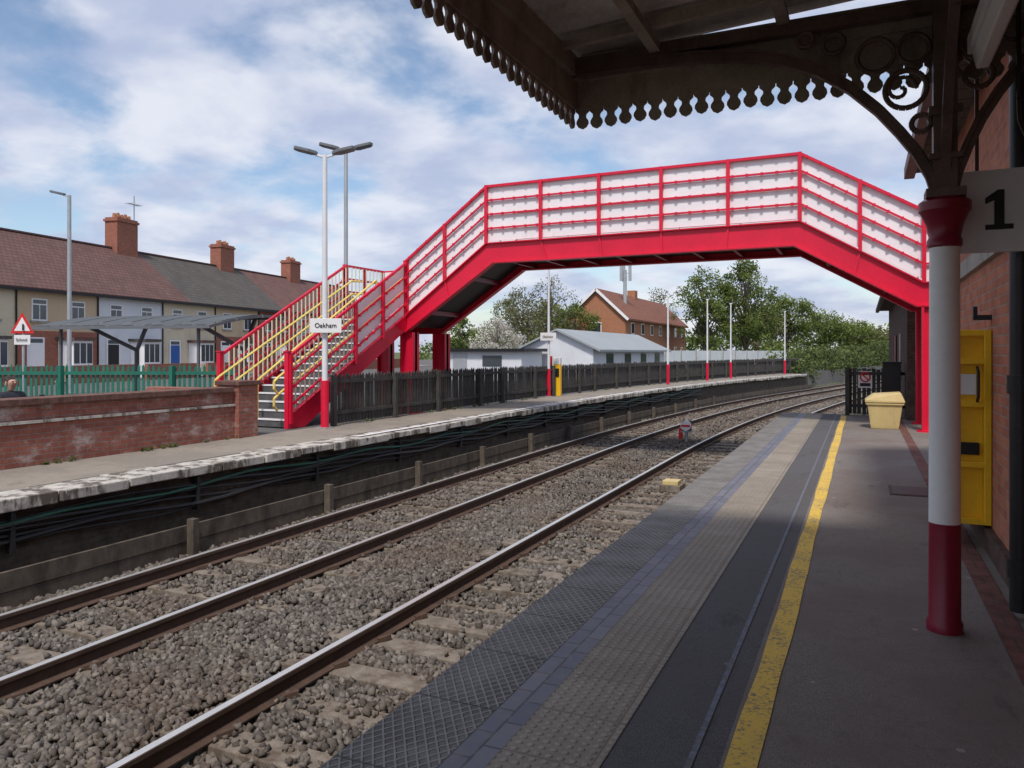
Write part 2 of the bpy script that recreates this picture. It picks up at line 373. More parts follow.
# ---------------------------------------------------------------- railway
tr=empty('railway_track')
RT=-.915
def rail(b,x):
    pr=[(-.075,-.16),(.075,-.16),(.075,-.148),(.012,-.13),(.010,-.045),(.035,-.035),(.035,-.004),(.030,0),(-.030,0),(-.035,-.004),(-.035,-.035),(-.010,-.045),(-.012,-.13),(-.075,-.148)]
    b.sweep([(x+p,RT+z-.0005) for p,z in pr],YS,cv,'rust')
    b.sweep([(x-.031,RT+.0015),(x+.030,RT+.0015)],YS,cv,'railtop',False)
b=MB()
for x in [-7.5,-6.03,-4.13,-2.66]: rail(b,x)
b.build('rails',tr)
b=MB(); b2=MB()
for xc in (-6.765,-3.395):
    y=-4+ (0 if xc<-5 else .25)
    while y<110:
        j=random.uniform(-.02,.02); c=cv(y); s=(cv(y+.5)-cv(y-.5))
        p=(xc-1.25+c,y+j+ s*1.25,RT-.25); q=(xc+1.25+c,y+j-s*1.25,RT-.25)
        b.beam(p,q,.26,.17,'sleeper')
        if y<45:
            for rx in (xc-.735,xc+.735):
                for sg in (-1,1):
                    b2.beam((rx+c+sg*.06,y-.05,RT-.148),(rx+c+sg*.13,y+.05,RT-.13),.045,.04,'rust')
        y+=.65
b.build('sleepers',tr,bevel=.012); b2.build('rail_clips',tr)

def stones(name,x0,x1,y0,y1,dens,rmin,rmax,cube=True):
    N=int((x1-x0)*(y1-y0)*dens)
    x=rng.uniform(x0,x1,N); y=rng.uniform(y0,y1,N)
    z=np.full(N,RT-.21)
    z+=np.where(np.abs(x+5.08)<.55,.035,0)+np.where(x<-8.0,-.02,0)+.015*np.sin(x*3.1+y*1.3)+.012*np.sin(y*4.7)
    keep=np.abs(x)<1.85*y+2.0
    for xc,oy in((-6.765,0),(-3.395,.25)):
        ph=((y+4-oy)%0.65); ins=((ph<.13)|(ph>.52))&(np.abs(x-xc)<1.25)
        patchy=(np.sin(y*1.9+xc)+np.sin(x*4+y*.7))*.12
        cover=(.86 if xc>-5 else .72)+patchy
        keep&=~(ins&(rng.random(N)<cover)); z=np.where(ins,RT-.155,z)
        for rx in(xc-.735,xc+.735): keep&=~(np.abs(x-rx)<.055)
    x,y,z=x[keep],y[keep],z[keep]; N=len(x); x=x+np.array([cv(v) for v in y])
    if cube:
        V=np.array([(a,b_,c_) for a in(-1,1) for b_ in(-1,1) for c_ in(-1,1)],float)*.72
        F=np.array([(0,1,3),(0,3,2),(4,6,7),(4,7,5),(0,4,5),(0,5,1),(2,3,7),(2,7,6),(0,2,6),(0,6,4),(1,5,7),(1,7,3)])
    else:
        V=np.array([(1,0,0),(-1,0,0),(0,1,0),(0,-1,0),(0,0,1),(0,0,-1)],float)
        F=np.array([(0,2,4),(2,1,4),(1,3,4),(3,0,4),(2,0,5),(1,2,5),(3,1,5),(0,3,5)])
    nv=len(V)
    P=np.repeat(V[None],N,0)+rng.uniform(-.38,.38,(N,nv,3))
    r=rng.uniform(rmin,rmax,N)
    P*= (r[:,None]*rng.uniform(.6,1.3,(N,3)))[:,None,:]
    q=rng.normal(size=(N,4)); q/=np.linalg.norm(q,axis=1)[:,None]; w,a,bb,c=q.T
    R=np.stack([1-2*(bb*bb+c*c),2*(a*bb-c*w),2*(a*c+bb*w),2*(a*bb+c*w),1-2*(a*a+c*c),2*(bb*c-a*w),2*(a*c-bb*w),2*(bb*c+a*w),1-2*(a*a+bb*bb)],1).reshape(N,3,3)
    P=np.einsum('nij,nkj->nki',R,P)
    P+=np.stack([x,y,z+rng.uniform(-.015,.02,N)],1)[:,None,:]
    co=P.reshape(-1,3).astype(np.float32); fa=(F[None]+np.arange(N)[:,None,None]*nv).reshape(-1)
    me=bpy.data.meshes.new(name); me.vertices.add(len(co)); me.vertices.foreach_set('co',co.ravel())
    nf=len(fa)//3; me.loops.add(len(fa)); me.loops.foreach_set('vertex_index',fa.astype(np.int32))
    me.polygons.add(nf); me.polygons.foreach_set('loop_start',(np.arange(nf)*3).astype(np.int32)); 
    me.update(calc_edges=True); me.validate()
    at=me.attributes.new('shade','FLOAT','POINT'); sh=np.repeat(np.clip(rng.beta(1.8,2.6,N),0,1),nv).astype(np.float32); at.data.foreach_set('value',sh)
    me.materials.append(M['stone']); o=bpy.data.objects.new(name,me); S.collection.objects.link(o); return o
bal=empty('ballast')
for o in (stones('near_stones',-8.25,-1.95,.8,13,900,.018,.036),stones('mid_stones',-8.25,-1.9,13,26,420,.024,.042,False),stones('far_stones',-8.3,-1.0,26,60,90,.045,.075,False)): o.parent=bal

# ---------------------------------------------------------------- footbridge
fb=empty('footbridge')
YF,YB=17.45,19.35
TOP=[(-11.05,2.55),(-8.65,4.33),(-1.21,4.37),(1.12,2.98),(3.4,2.98)]
def girder(b,y):
    up=TOP; lo=[(-11.05,2.12),(-8.45,3.85),(-1.33,3.87),(1.0,2.52),(3.4,2.52)]
    for i in range(len(up)-1):
        (x0,z0),(x1,z1)=up[i],up[i+1]; (a0,c0),(a1,c1)=lo[i],lo[i+1]
        b.prism([(x0,y-.012,z0),(x1,y-.012,z1),(a1,y-.012,c1),(a0,y-.012,c0)],(0,.024,0),'red')
        b.beam((x0,y,z0+.012),(x1,y,z1+.012),.17,.028,'red'); b.beam((a0,y,c0),(a1,y,c1),.20,.03,'red')
        n=max(1,int(abs(x1-x0)/1.49+.5))
        for k in range(1,n):
            f=k/n; b.beam((x0+(x1-x0)*f,y-.03,z0+(z1-z0)*f),(a0+(a1-a0)*f,y-.03,c0+(c1-c0)*f),.045,.02,'red',up=(0,1,0))
b=MB(); girder(b,YF); girder(b,YB)
b.build('girders',fb)
def parapet(b,A,B,nb,out,h=1.42,bolts=True,endposts=(True,True),panels='full'):
    A=Vector(A);B=Vector(B);o=Vector(out); Z=Vector((0,0,1)); d=B-A
    for k in (.25,.5,.75,1.0):
        wd=.060 if k==1 else .040
        b.beam(A+Z*h*k+o*.035,B+Z*h*k+o*.035,wd,wd,'red')
        if bolts:
            nbolt=max(2,int(d.length/.30))
            for i in range(nbolt):
                c=A+d*((i+.5)/nbolt)+Z*(h*k)+o*.06; b.box(c.x-.030,c.x+.030,c.y-.02,c.y+.02,c.z-.034,c.z+.026,'red')
    for i in range(nb+1):
        if i==0 and not endposts[0]: continue
        if i==nb and not endposts[1]: continue
        p=A+d*(i/nb); b.beam(p+o*.05-Z*.02,p+o*.05+Z*(h+.03),.075,.075,'red')
    if panels=='full':
        ks=[.03,.235,.262,.485,.512,.735,.762,.985]
        for i in range(0,8,2):
            for jn in range(nb):
                f0=(jn+.008)/nb; f1=(jn+.992)/nb; z0=Z*h*ks[i]; z1=Z*h*ks[i+1]
                P,Q=A+d*f0,A+d*f1; s_=-o*(.01+random.uniform(0,.006))
                b.prism([tuple(P+z0+s_),tuple(Q+z0+s_),tuple(Q+z1+s_),tuple(P+z1+s_)],tuple(-o*.012),'white')
    elif panels=='bars':
        n=int(d.length/.17)
        for i in range(n):
            p=A+d*((i+.5)/n)-o*.01; b.beam(p+Z*.05,p+Z*h*.98,.024,.024,'cream')
b=MB()
for y,o in((YF,(0,-1,0)),(YB,(0,1,0))):
    T=[Vector((x,y,z+.03)) for x,z in TOP]
    parapet(b,T[1],T[2],5,o); parapet(b,T[2],T[3],2,o,endposts=(False,True)); parapet(b,T[0],T[1],2,o,endposts=(True,False)); parapet(b,T[3],T[4],1,o,endposts=(False,True))
XL=-12.95
parapet(b,(XL-.05,YB,2.57),(-11.05,YB,2.57),2,(0,1,0)); parapet(b,(XL-.05,YF,2.57),(XL-.05,YB,2.57),2,(-1,0,0),panels='bars')
SB=12.85
zm=.10+2.47*.5; ym=SB+(YF-SB)*.5
parapet(b,(-11.05,ym,zm),(-11.05,YF,2.57),2,(1,0,0)); parapet(b,(-11.05,SB,.10),(-11.05,ym,zm),2,(1,0,0),endposts=(True,False),panels='bars')
parapet(b,(XL,SB,.10),(XL,YF,2.57),4,(-1,0,0),panels='bars')
b.build('parapets',fb)
b=MB()
for x in(-11.05,XL):
    b.prism([(x-.02,SB-.02,-.02),(x-.02,SB-.02,.24),(x-.02,YF,2.60),(x-.02,YF,2.20),(x-.02,SB+.50,-.02)],(.04,0,0),'red')
    b.beam((x,SB-.02,.25),(x,YF,2.61),.12,.025,'red')
    b.box(x-.05,x+.05,SB-.08,SB+.02,-.02,1.60,'red'); b.box(x-.065,x+.065,SB-.095,SB+.035,1.60,1.625,'red')
    s=1 if x<-12 else -1
    for hh in(.62,.98):
        b.tube([(x+s*.13,SB-.2,hh-.25),(x+s*.13,SB-.3,hh-.15),(x+s*.13,SB-.3,hh+.0),(x+s*.13,SB-.15,hh+.1),(x+s*.13,YF,hh+2.57),(x+s*.13,YF+.5,hh+2.6)],.026,'yellow',8)
n=15
for i in range(n):
    z=(i+1)*2.5/n; y=SB+i*4.6/n
    b.box(XL+.03,-11.08,y,y+.33,z-.04,z,'tread'); b.box(XL+.04,-11.09,y+.01,y+.03,z-.167,z-.04,'tread')
    b.box(XL+.04,-11.09,y-.006,y+.055,z-.03,z+.004,'white')
for xx in(-12.0,):
    for hh in(.98,): b.tube([(xx,SB+.1,.1),(xx,SB+.1,hh),(xx,YF,hh+2.57),(xx,YF,2.5)],.026,'yellow',8)
b.build('stair_flight',fb)
b=MB()
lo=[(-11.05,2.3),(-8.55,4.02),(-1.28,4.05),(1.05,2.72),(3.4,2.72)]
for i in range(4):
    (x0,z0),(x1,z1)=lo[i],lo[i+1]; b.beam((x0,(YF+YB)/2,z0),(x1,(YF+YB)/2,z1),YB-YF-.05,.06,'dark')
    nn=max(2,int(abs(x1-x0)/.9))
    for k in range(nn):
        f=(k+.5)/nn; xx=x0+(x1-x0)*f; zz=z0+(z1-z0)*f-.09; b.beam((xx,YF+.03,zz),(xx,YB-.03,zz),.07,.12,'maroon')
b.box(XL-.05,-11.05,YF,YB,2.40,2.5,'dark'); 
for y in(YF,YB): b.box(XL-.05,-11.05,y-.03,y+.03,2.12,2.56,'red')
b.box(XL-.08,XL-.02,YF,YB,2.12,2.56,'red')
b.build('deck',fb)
b=MB()
for x in(-11.0,-12.9):
    for y in(YF+.1,YB-.1):
        b.box(x-.2,x+.2,y-.05,y+.05,-.02,2.12,'red'); b.box(x-.2,x-.17,y-.16,y+.16,-.02,2.12,'red'); b.box(x+.17,x+.2,y-.16,y+.16,-.02,2.12,'red')
        b.box(x-.28,x+.28,y-.22,y+.22,-.02,.03,'red')
for y in(YF,YB):
    b.box(1.08,1.12,y-.1,y+.1,0,2.52,'red'); b.box(1.24,1.28,y-.1,y+.1,0,2.52,'red'); b.box(1.12,1.24,y-.02,y+.02,0,2.52,'red'); b.box(1.0,1.36,y-.16,y+.16,0,.03,'red')
b.build('supports',fb)

def picket(name,pts,h,m,w=.09,gap=.035,pointed=True,rails=(.25,.85),th=.02,posts=2.4,postm=None):
    b=MB()
    for A,B in zip(pts[:-1],pts[1:]):
        A=Vector(A);B=Vector(B);d=B-A;L=d.length;u=d.normalized();nrm=Vector((-u.y,u.x,0)); n=int(L/(w+gap))
        for i in range(n):
            p=A+u*((i+.5)*(w+gap)+random.uniform(-.006,.006)); q=u*w/2; dz=random.uniform(-.03,.02); z0=Vector((0,0,.04)); z1=Vector((0,0,h*.95+dz)); zp=Vector((0,0,h+dz))
            tilt=u*random.uniform(-.02,.02)
            if pointed: poly=[p-q+z0,p+q+z0,p+q+z1+tilt,p+zp+tilt,p-q+z1+tilt]
            else: poly=[p-q+z0,p+q+z0,p+q+z1,p-q+z1]
            b.prism([tuple(v) for v in poly],tuple(nrm*th),m)
        for r in rails: b.beam(A+Vector((0,0,h*r))-nrm*.03,B+Vector((0,0,h*r))-nrm*.03,.04,.08,m)
        k=int(L/posts)+1
        for i in range(k):
            p=A+u*(i*posts)-nrm*.07; b.box(p.x-.05,p.x+.05,p.y-.05,p.y+.05,-.02,h*.97,postm or m)
    return b.build(name)
picket('picket_fence',[(-10.45+cv(y),y,0) for y in [13.5,18,22,26,30,34,38,42,46,50,54,58,62,66]],1.13,'fence')
picket('palisade_fence',[(-34,4.2,-.02),(-19.5,11.0,-.02),(-13.5,13.8,-.02)],1.32,'green',.06,.06,True,(.15,.85),.015,2.6)

# ---------------------------------------------------------------- brick planter wall
w=empty('brick_wall')
b=MB(); b.box(-10.95,-10.6,-2,10.85,-.02,.60,'brick_wall'); b.box(-10.98,-10.57,-2,10.85,.60,.64,'coping'); b.box(-10.95,-10.63,-2,10.85,.64,.86,'brick_wall'); b.build('wall',w)
b=MB(); b.box(-11.02,-10.56,-2,10.8,.86,.95,'brick_cope'); b.build('coping',w,bevel=.008)
b=MB(); b.box(-11.02,-10.50,10.85,11.35,-.02,.98,'brick_wall'); b.box(-11.06,-10.46,10.81,11.39,.98,1.06,'brick_cope'); b.box(-13.1,-11.02,11.0,11.3,-.02,.9,'brick_wall'); b.build('end_pier',w,bevel=.008)

# ---------------------------------------------------------------- lamp posts
def text(body,size,loc,rot,mat,parent,name,ext=.002):
    c=bpy.data.curves.new(name,'FONT'); c.body=body; c.size=size; c.extrude=ext; c.align_x='CENTER'; c.align_y='CENTER'; c.offset=size*.006
    o=bpy.data.objects.new(name,c); S.collection.objects.link(o); o.location=loc; o.rotation_euler=rot; o.data.materials.append(M[mat]); o.parent=parent; return o
def lamp(x,y,h,arms=2,redbase=1.0,mat='lampwhite',rb=.085,rt=.05,z0=0,ang=0,base_m='red',hs=1.0,tilt=.10):
    g=empty('street_lamp'); b=MB()
    if redbase: b.cyl((x,y,z0),(x,y,z0+redbase),rb,rb,base_m,16)
    b.cyl((x,y,z0+redbase),(x,y,z0+h),rb*.72,rt,mat,14); b.box(x-.14,x+.14,y-.14,y+.14,z0,z0+.02,'galv')
    b.build('post',g,smooth=True)
    b=MB(); ca,sa=math.cos(ang),math.sin(ang)
    for s in ((-1,1) if arms==2 else (-1,)):
        dx,dy=ca*s,sa*s
        b.beam((x,y,z0+h-.05),(x+dx*.2*hs,y+dy*.2*hs,z0+h),.045,.045,mat)
        px,py=-dy,dx
        a=Vector((x+dx*.16*hs,y+dy*.16*hs,z0+h)); c=Vector((x+dx*.60*hs,y+dy*.60*hs,z0+h+tilt*hs)); n=Vector((px,py,0))*hs
        b.prism([a-n*.06,a+n*.06,a+Vector((dx,dy,0))*.16*hs+n*.15+Vector((0,0,.03*hs)),c+n*.13,c+Vector((dx,dy,.1))*.06*hs,c-n*.13,a+Vector((dx,dy,0))*.16*hs-n*.15+Vector((0,0,.03*hs))],(0,0,.07*hs),'steelgrey')
    b.build('lamp_head',g,bevel=.01)
    return g
lamp(-10.3,13.1,5.75,2,1.0,ang=.42)
lamp(-14.9,20.0,8.0,2,0,'galv',.10,.06,ang=.42,hs=1.3)
lamp(-28.1,20.1,7.7,1,0,'galv',.12,.07,ang=.3,hs=1.2)
lamp(-10.22,25.6,4.6,2,1.0,rb=.07,rt=.035,ang=.42,hs=.4)
for y,h in((37,4.3),(43,4.5),(47,4.5),(58,4.5)): lamp(-9.65+cv(y),y,h,2,1.0,rb=.07,rt=.035,ang=.42,hs=.45)
g=empty('station_name_sign'); b=MB(); vx,vy=math.cos(.42),math.sin(.42)
def facebox(b,cx,cy,cz,w,h,t,m,ang=.42):
    u=Vector((math.cos(ang),math.sin(ang),0))*w/2; n=Vector((math.sin(ang),-math.cos(ang),0))*t; Z=Vector((0,0,h/2)); c=Vector((cx,cy,cz))
    b.prism([c-u-Z,c+u-Z,c+u+Z,c-u+Z],n,m)
facebox(b,-10.20,13.01,2.15,.66,.30,.025,'signwhite'); facebox(b,-10.29,13.03,2.15,.2,.1,.03,'galv'); b.build('panel',g,bevel=.006)
text('Oakham',.135,(-10.185,12.98,2.15),(math.pi/2,0,.42),'ink',g,'lettering')
g=empty('station_name_sign'); b=MB(); xx=-10.22; facebox(b,xx+.02,25.5,2.15,.56,.28,.025,'signwhite'); b.build('panel',g)
text('Oakham',.11,(xx+.02,25.45,2.15),(math.pi/2,0,.42),'ink',g,'lettering')
g=empty('help_point'); b=MB(); xx=-10.15; b.box(xx-.14,xx+.14,26.2,26.35,0,1.15,'yellowpanel'); b.box(xx-.34,xx-.2,26.2,26.3,0,1.45,'signred'); b.box(xx-.1,xx+.1,26.17,26.2,.7,1.0,'ink'); b.box(xx-.14,xx+.14,26.2,26.35,1.15,1.4,'signwhite'); b.build('panel',g,bevel=.01)

# ---------------------------------------------------------------- houses
th=empty('terraced_house_row',(-40.3,25,0),math.radians(9.4))
rm=['r_pale','r_tan','r_cream','r_tan','r_white','r_cream','r_tan','brick_chim','r_pale','brick_chim','r_cream']
W=5.5
wl=MB(); wn_=MB(); rf=MB(); ch=MB(); tr_=MB()
for i,mm in enumerate(rm):
    u0=(i-3)*W+1.0; u1=u0+W
    wl.box(-8,0,u0,u1,-.05,5.1,mm)
    if i in(3,6): wl.box(0,.02,u0,u1,-.05,2.75,'brick_chim')
    for cu in (u0+1.4,u0+4.0):
        z0,z1,ww=3.3,4.5,1.0
        wn_.box(.0,.03,cu-ww/2,cu+ww/2,z0,z1,'white'); wn_.box(.03,.04,cu-ww/2+.08,cu-.03,z0+.08,z1-.35,'glass'); wn_.box(.03,.04,cu+.03,cu+ww/2-.08,z0+.08,z1-.35,'glass'); wn_.box(.03,.04,cu-ww/2+.08,cu+ww/2-.08,z1-.28,z1-.07,'glass')
        tr_.box(0,.09,cu-ww/2-.08,cu+ww/2+.08,z0-.12,z0-.003,'concrete')
    c=u0+3.7
    tr_.prism([(0,c-1.1,-.05),(.7,c-.7,-.05),(.7,c+.7,-.05),(0,c+1.1,-.05)],(0,0,.85),mm)
    wn_.prism([(0,c-1.08,.8),(.68,c-.69,.8),(.68,c+.69,.8),(0,c+1.08,.8)],(0,0,1.45),'white')
    for a in(-.46,0,.46): wn_.box(.683,.69,c+a-.19,c+a+.19,.95,2.1,'glass')
    tr_.prism([(0,c-1.3,2.26),(.85,c-.8,2.26),(.85,c+.8,2.26),(0,c+1.3,2.26)],(0,0,.16),'roof_brown' if i%2 else 'roof_grey')
    dcol=['blue','white','maroon','white','ink'][i%5]
    wn_.box(.02,.05,u0+.6,u0+1.7,0,2.4,'white'); wn_.box(.05,.07,u0+.72,u0+1.58,.05,2.05,dcol); wn_.box(.05,.06,u0+.72,u0+1.58,2.1,2.32,'glass')
    tr_.cyl((.06,u1-.06,0),(.06,u1-.06,5.0),.045,.045,'ink',8)
    tr_.box(3.3,3.5,u0,u1-1,-.02,.9,'brick_chim')
wl.build('walls',th); wn_.build('windows',th); tr_.build('trim',th)
def roofseg(u0,u1,m):
    rf.prism([(.35,u0,4.92),(.35,u0,5.06),(-4,u0,8.62),(-8.35,u0,5.06),(-8.35,u0,4.92),(-4,u0,8.46)],(0,u1-u0,0),m)
    rf.beam((-4,u0,8.66),(-4,u1,8.66),.22,.1,'roof_brown')
    rf.box(.35,.45,u0,u1,4.84,4.97,'ink')
roofseg(-15.6,14.4,'roof_brown'); roofseg(14.4,26.2,'roof_grey'); roofseg(26.2,45.1,'roof_red')
rf.build('roof',th)
for u,zt,ww in((-9.5,10.8,1.9),(12.8,10.9,1.9),(23.9,10.6,1.8),(34.4,10.5,1.8)):
    ch.box(-4.5,-3.5,u-ww/2,u+ww/2,7.6,zt-.45,'brick_chim'); ch.box(-4.58,-3.42,u-ww/2-.08,u+ww/2+.08,zt-.45,zt-.3,'brick_chim'); ch.box(-4.5,-3.5,u-ww/2,u+ww/2,zt-.3,zt-.18,'brick_chim')
    for k in range(5): ch.cyl((-4,u-ww/2+.28+k*(ww-.56)/4,zt-.18),(-4,u-ww/2+.28+k*(ww-.56)/4,zt+.12+.08*(k%2)),.13,.10,'brick_orange',10)
u=14.2; ch.cyl((-4.2,u,9),(-4.2,u,12.6),.04,.04,'galv',6); ch.cyl((-4.2,u-.6,12),(-4.2,u+.6,12),.03,.03,'galv',6)
for k in range(5): ch.cyl((-4.5,u-.5+k*.25,12),(-3.9,u-.5+k*.25,12),.02,.02,'galv',5)
ch.build('chimneys',th)

mh=empty('brick_house')
b=MB(); X0,X1,Y0,Y1=-30.0,-23.4,81,112
b.box(X0,X1,Y0,Y1,-1,5.3,'brick_orange'); b.prism([(X0,Y0,5.3),(X1,Y0,5.3),((X0+X1)/2,Y0,8.35)],(0,.25,0),'brick_orange'); b.build('walls',mh)
b=MB(); xm=(X0+X1)/2
b.prism([(X0-.4,Y0-.3,5.05),(xm,Y0-.3,8.45),(X1+.4,Y0-.3,5.05),(X1+.4,Y0-.3,5.25),(xm,Y0-.3,8.65),(X0-.4,Y0-.3,5.25)],(0,Y1-Y0+.6,0),'roof_new'); b.box(xm-.5,xm+.5,95,96.2,8,9.4,'brick_orange'); b.build('roof',mh)
b=MB()
for s,e in((X0-.42,xm),(X1+.42,xm)): b.beam((s,Y0-.34,5.08),(e,Y0-.34,8.52),.06,.28,'white')
for k in range(7):
    yy=Y0+2.2+k*4.3
    for z in(1,3.6): b.box(X1,X1+.05,yy,yy+1.3,z,z+1.3,'white'); b.box(X1+.05,X1+.06,yy+.1,yy+1.2,z+.1,z+1.2,'glass')
for z in(1.0,3.6): b.box(xm-.6,xm+.6,Y0-.05,Y0,z,z+1.3,'white'); b.box(xm-.5,xm+.5,Y0-.06,Y0-.05,z+.1,z+1.2,'glass')
b.build('windows',mh)
sh=empty('low_outbuilding')
b=MB(); b.box(-18.6,-14.2,42.5,60,-.05,1.85,'r_white'); b.prism([(-18.6,42.5,1.85),(-14.2,42.5,1.85),(-16.4,42.5,2.85)],(0,.2,0),'r_white'); b.build('walls',sh)
b=MB(); b.prism([(-18.9,42.2,1.72),(-16.4,42.2,2.86),(-13.7,42.2,1.62),(-13.7,42.2,1.74),(-16.4,42.2,2.98),(-18.9,42.2,1.84)],(0,18,0),'roof_metal'); b.build('roof',sh)
b=MB(); 
for k in range(4): b.box(-14.2,-14.16,45+k*4,46.4+k*4,.7,1.5,'glass')
b.build('windows',sh)
sh=empty('flat_roof_shed')
b=MB(); b.box(-22.5,-17.2,39,42,-.05,1.62,'r_white'); b.build('walls',sh)
b=MB(); b.box(-22.8,-16.9,38.7,42.3,1.62,1.80,'ink'); b.build('roof',sh)
b=MB(); b.box(-21.5,-20.6,38.96,39,0,1.5,'galv'); b.box(-19.6,-18.4,38.96,39,.8,1.4,'glass'); b.build('door',sh)
b=MB()
for k in range(12):
    x0=-17+k*.75; y0=60+k*2.9; b.beam((x0,y0,.85),(x0+.73,y0+2.8,.85),.06,1.75,'r_white'); b.box(x0-.06,x0+.06,y0-.06,y0+.06,-.05,1.8,'concrete')
b.build('white_panel_wall')
b=MB(); b.cyl((-25.3,87.4,-1),(-25.3,87.4,11.2),.28,.2,'galv',12)
for a in range(3):
    t=a*2.094; cx,cy=-25.3+.6*math.cos(t),87.4+.6*math.sin(t); b.box(cx-.16,cx+.16,cy-.1,cy+.1,9.9,11.8,'galv'); b.beam((-25.3,87.4,10.8),(cx,cy,10.8),.06,.06,'galv')
b.build('telecom_mast')

# ---------------------------------------------------------------- shelter
g=empty('cycle_shelter'); b=MB()
sx0,sx1=-19.4,-14.5
def sz(t): return 2.22+.34*math.sin(math.pi*(t*.62+.0))
def sp(x,t): return (x,12.9+2.8*t+(x-sx0)*.22,sz(t))
for k in range(7):
    x=sx0+(sx1-sx0)*k/6
    for i in range(8): b.beam(sp(x,i/8),sp(x,(i+1)/8),.05,.07,'steelgrey')
for t in(0,.33,.66,1): b.beam(sp(sx0-.05,t),sp(sx1+.05,t),.06,.08,'steelgrey')
for k in (1,5):
    x=sx0+(sx1-sx0)*k/6; base=(x,sp(x,.8)[1],0); b.cyl((x,base[1],-.03),(x,base[1],1.7),.07,.065,'steelgrey',12); b.beam((x,base[1],1.65),sp(x,.2),.07,.09,'steelgrey'); b.beam((x,base[1],1.65),sp(x,.95),.07,.09,'steelgrey')
for x in(sx0+.5,sx1-.5): b.beam((x,sp(x,.1)[1],-.03),sp(x,.1),.06,.06,'steelgrey')
b.build('frame',g)
b=MB()
for i in range(8):
    for k in range(6):
        xa=sx0+(sx1-sx0)*k/6+.03; xb=sx0+(sx1-sx0)*(k+1)/6-.03
        A=sp(xa,i/8);B=sp(xb,i/8);C=sp(xb,(i+1)/8);Dd=sp(xa,(i+1)/8)
        b.quad(*[(p[0],p[1],p[2]+.05) for p in (A,B,C,Dd)],'plastic_grey')
b.build('roof_panels',g)
g=empty('school_warning_sign'); b=MB(); b.cyl((-23.8,15.5,-.03),(-23.8,15.5,2.75),.04,.04,'galv',10)
def tri(b,cx,cy,cz,s,m,off):
    u=Vector((vx,vy,0)); n=Vector((vy,-vx,0)); c=Vector((cx,cy,cz))+n*off; Z=Vector((0,0,1))
    b.prism([c-u*s/2-Z*s*.29,c+u*s/2-Z*s*.29,c+Z*s*.577],n*.008,m)
tri(b,-23.8,15.5,2.4,.75,'signred',.05); tri(b,-23.8,15.5,2.4,.5,'signwhite',.062)
for dx in(-.06,.06): facebox(b,-23.8+dx+.03,15.43,2.37,.05,.2,.01,'ink')
facebox(b,-23.77,15.45,1.98,.5,.3,.015,'signwhite'); b.build('sign',g)
text('School',.13,(-23.76,15.41,1.98),(math.pi/2,0,.42),'ink',g,'lettering')

# ---------------------------------------------------------------- station building
sb=empty('station_building')
b=MB(); b.box(.95,7,-8,11.1,-.02,3.95,'brick_station'); b.box(.90,.95,-8,11.1,0,.18,'brick_dark'); b.box(.91,.95,-8,11.1,2.35,2.5,'concrete'); b.build('walls',sb)
b=MB(); b.prism([(.55,-8,3.95),(.55,-8,4.1),(4,-8,6.2),(7.5,-8,4.1),(7.5,-8,3.95)],(0,19.4,0),'roof_grey'); b.box(.5,.62,-8,11.4,3.88,4.02,'iron'); b.build('roof',sb)
b=MB(); b.box(.93,.96,1.5,2.6,0,2.2,'maroon'); b.build('door',sb)
g=empty('brick_outbuilding'); b=MB(); b.box(.95,6,20.2,34,-1.1,3.3,'brick_dark'); b.build('walls',g)
b=MB(); b.prism([(.55,19.8,3.25),(.55,19.8,3.4),(3.4,19.8,4.9),(6.4,19.8,3.4),(6.4,19.8,3.25)],(0,14.6,0),'roof_grey'); b.box(.48,.6,19.8,34.4,3.18,3.3,'ink'); b.build('roof',g)
b=MB(); b.box(.92,.95,23,23.9,.9,2.1,'canopywood'); b.box(.91,.93,26,26.9,0,2.1,'maroon'); b.build('windows',g)
b=MB(); b.cyl((.86,5.45,.05),(.86,5.45,3.9),.058,.058,'black',16)
for z in(.25,1.35,2.55): b.cyl((.86,5.45,z),(.86,5.45,z+.11),.072,.072,'black',16); b.box(.86,.955,5.36,5.54,z+.02,z+.09,'black')
b.build('drainpipe',smooth=True)
g=empty('boarding_ramp'); b=MB(); xa,xb,yy=.60,.945,7.25; z0r=.20; H=1.58
for x0_ in(xa,xb-.05): b.box(x0_,x0_+.05,yy-.03,yy+.12,z0r,z0r+H,'yellowpanel')
b.box(xa+.05,xb-.05,yy+.05,yy+.10,z0r,z0r+H-.05,'yellowpanel')
for z in(.0,.46,.95,1.30,H-.05): b.box(xa+.05,xb-.05,yy-.02,yy+.05,z0r+z,z0r+z+.05,'yellowpanel')
b.box(xa+.08,xb-.08,yy+.02,yy+.05,z0r+.56,z0r+.66,'ink'); b.box(xa+.10,xb-.10,yy+.03,yy+.05,z0r+1.05,z0r+1.22,'signwhite')
b.tube([(xb-.10,yy-.02,1.2),(xb-.10,yy-.09,1.24),(xb-.10,yy-.09,1.44),(xb-.10,yy-.02,1.48)],.013,'black',8)
b.box(xa,xb,yy+.12,yy+.9,z0r,z0r+.06,'yellowpanel'); b.box(xb-.06,xb,yy+.12,yy+.9,z0r+.06,z0r+H-.05,'yellowpanel')
b.build('panel',g,bevel=.005)
b=MB(); b.box(.82,.95,7.25,7.31,1.86,1.90,'dark'); b.box(.82,.85,7.25,7.31,1.90,1.97,'dark'); b.build('wall_bracket')

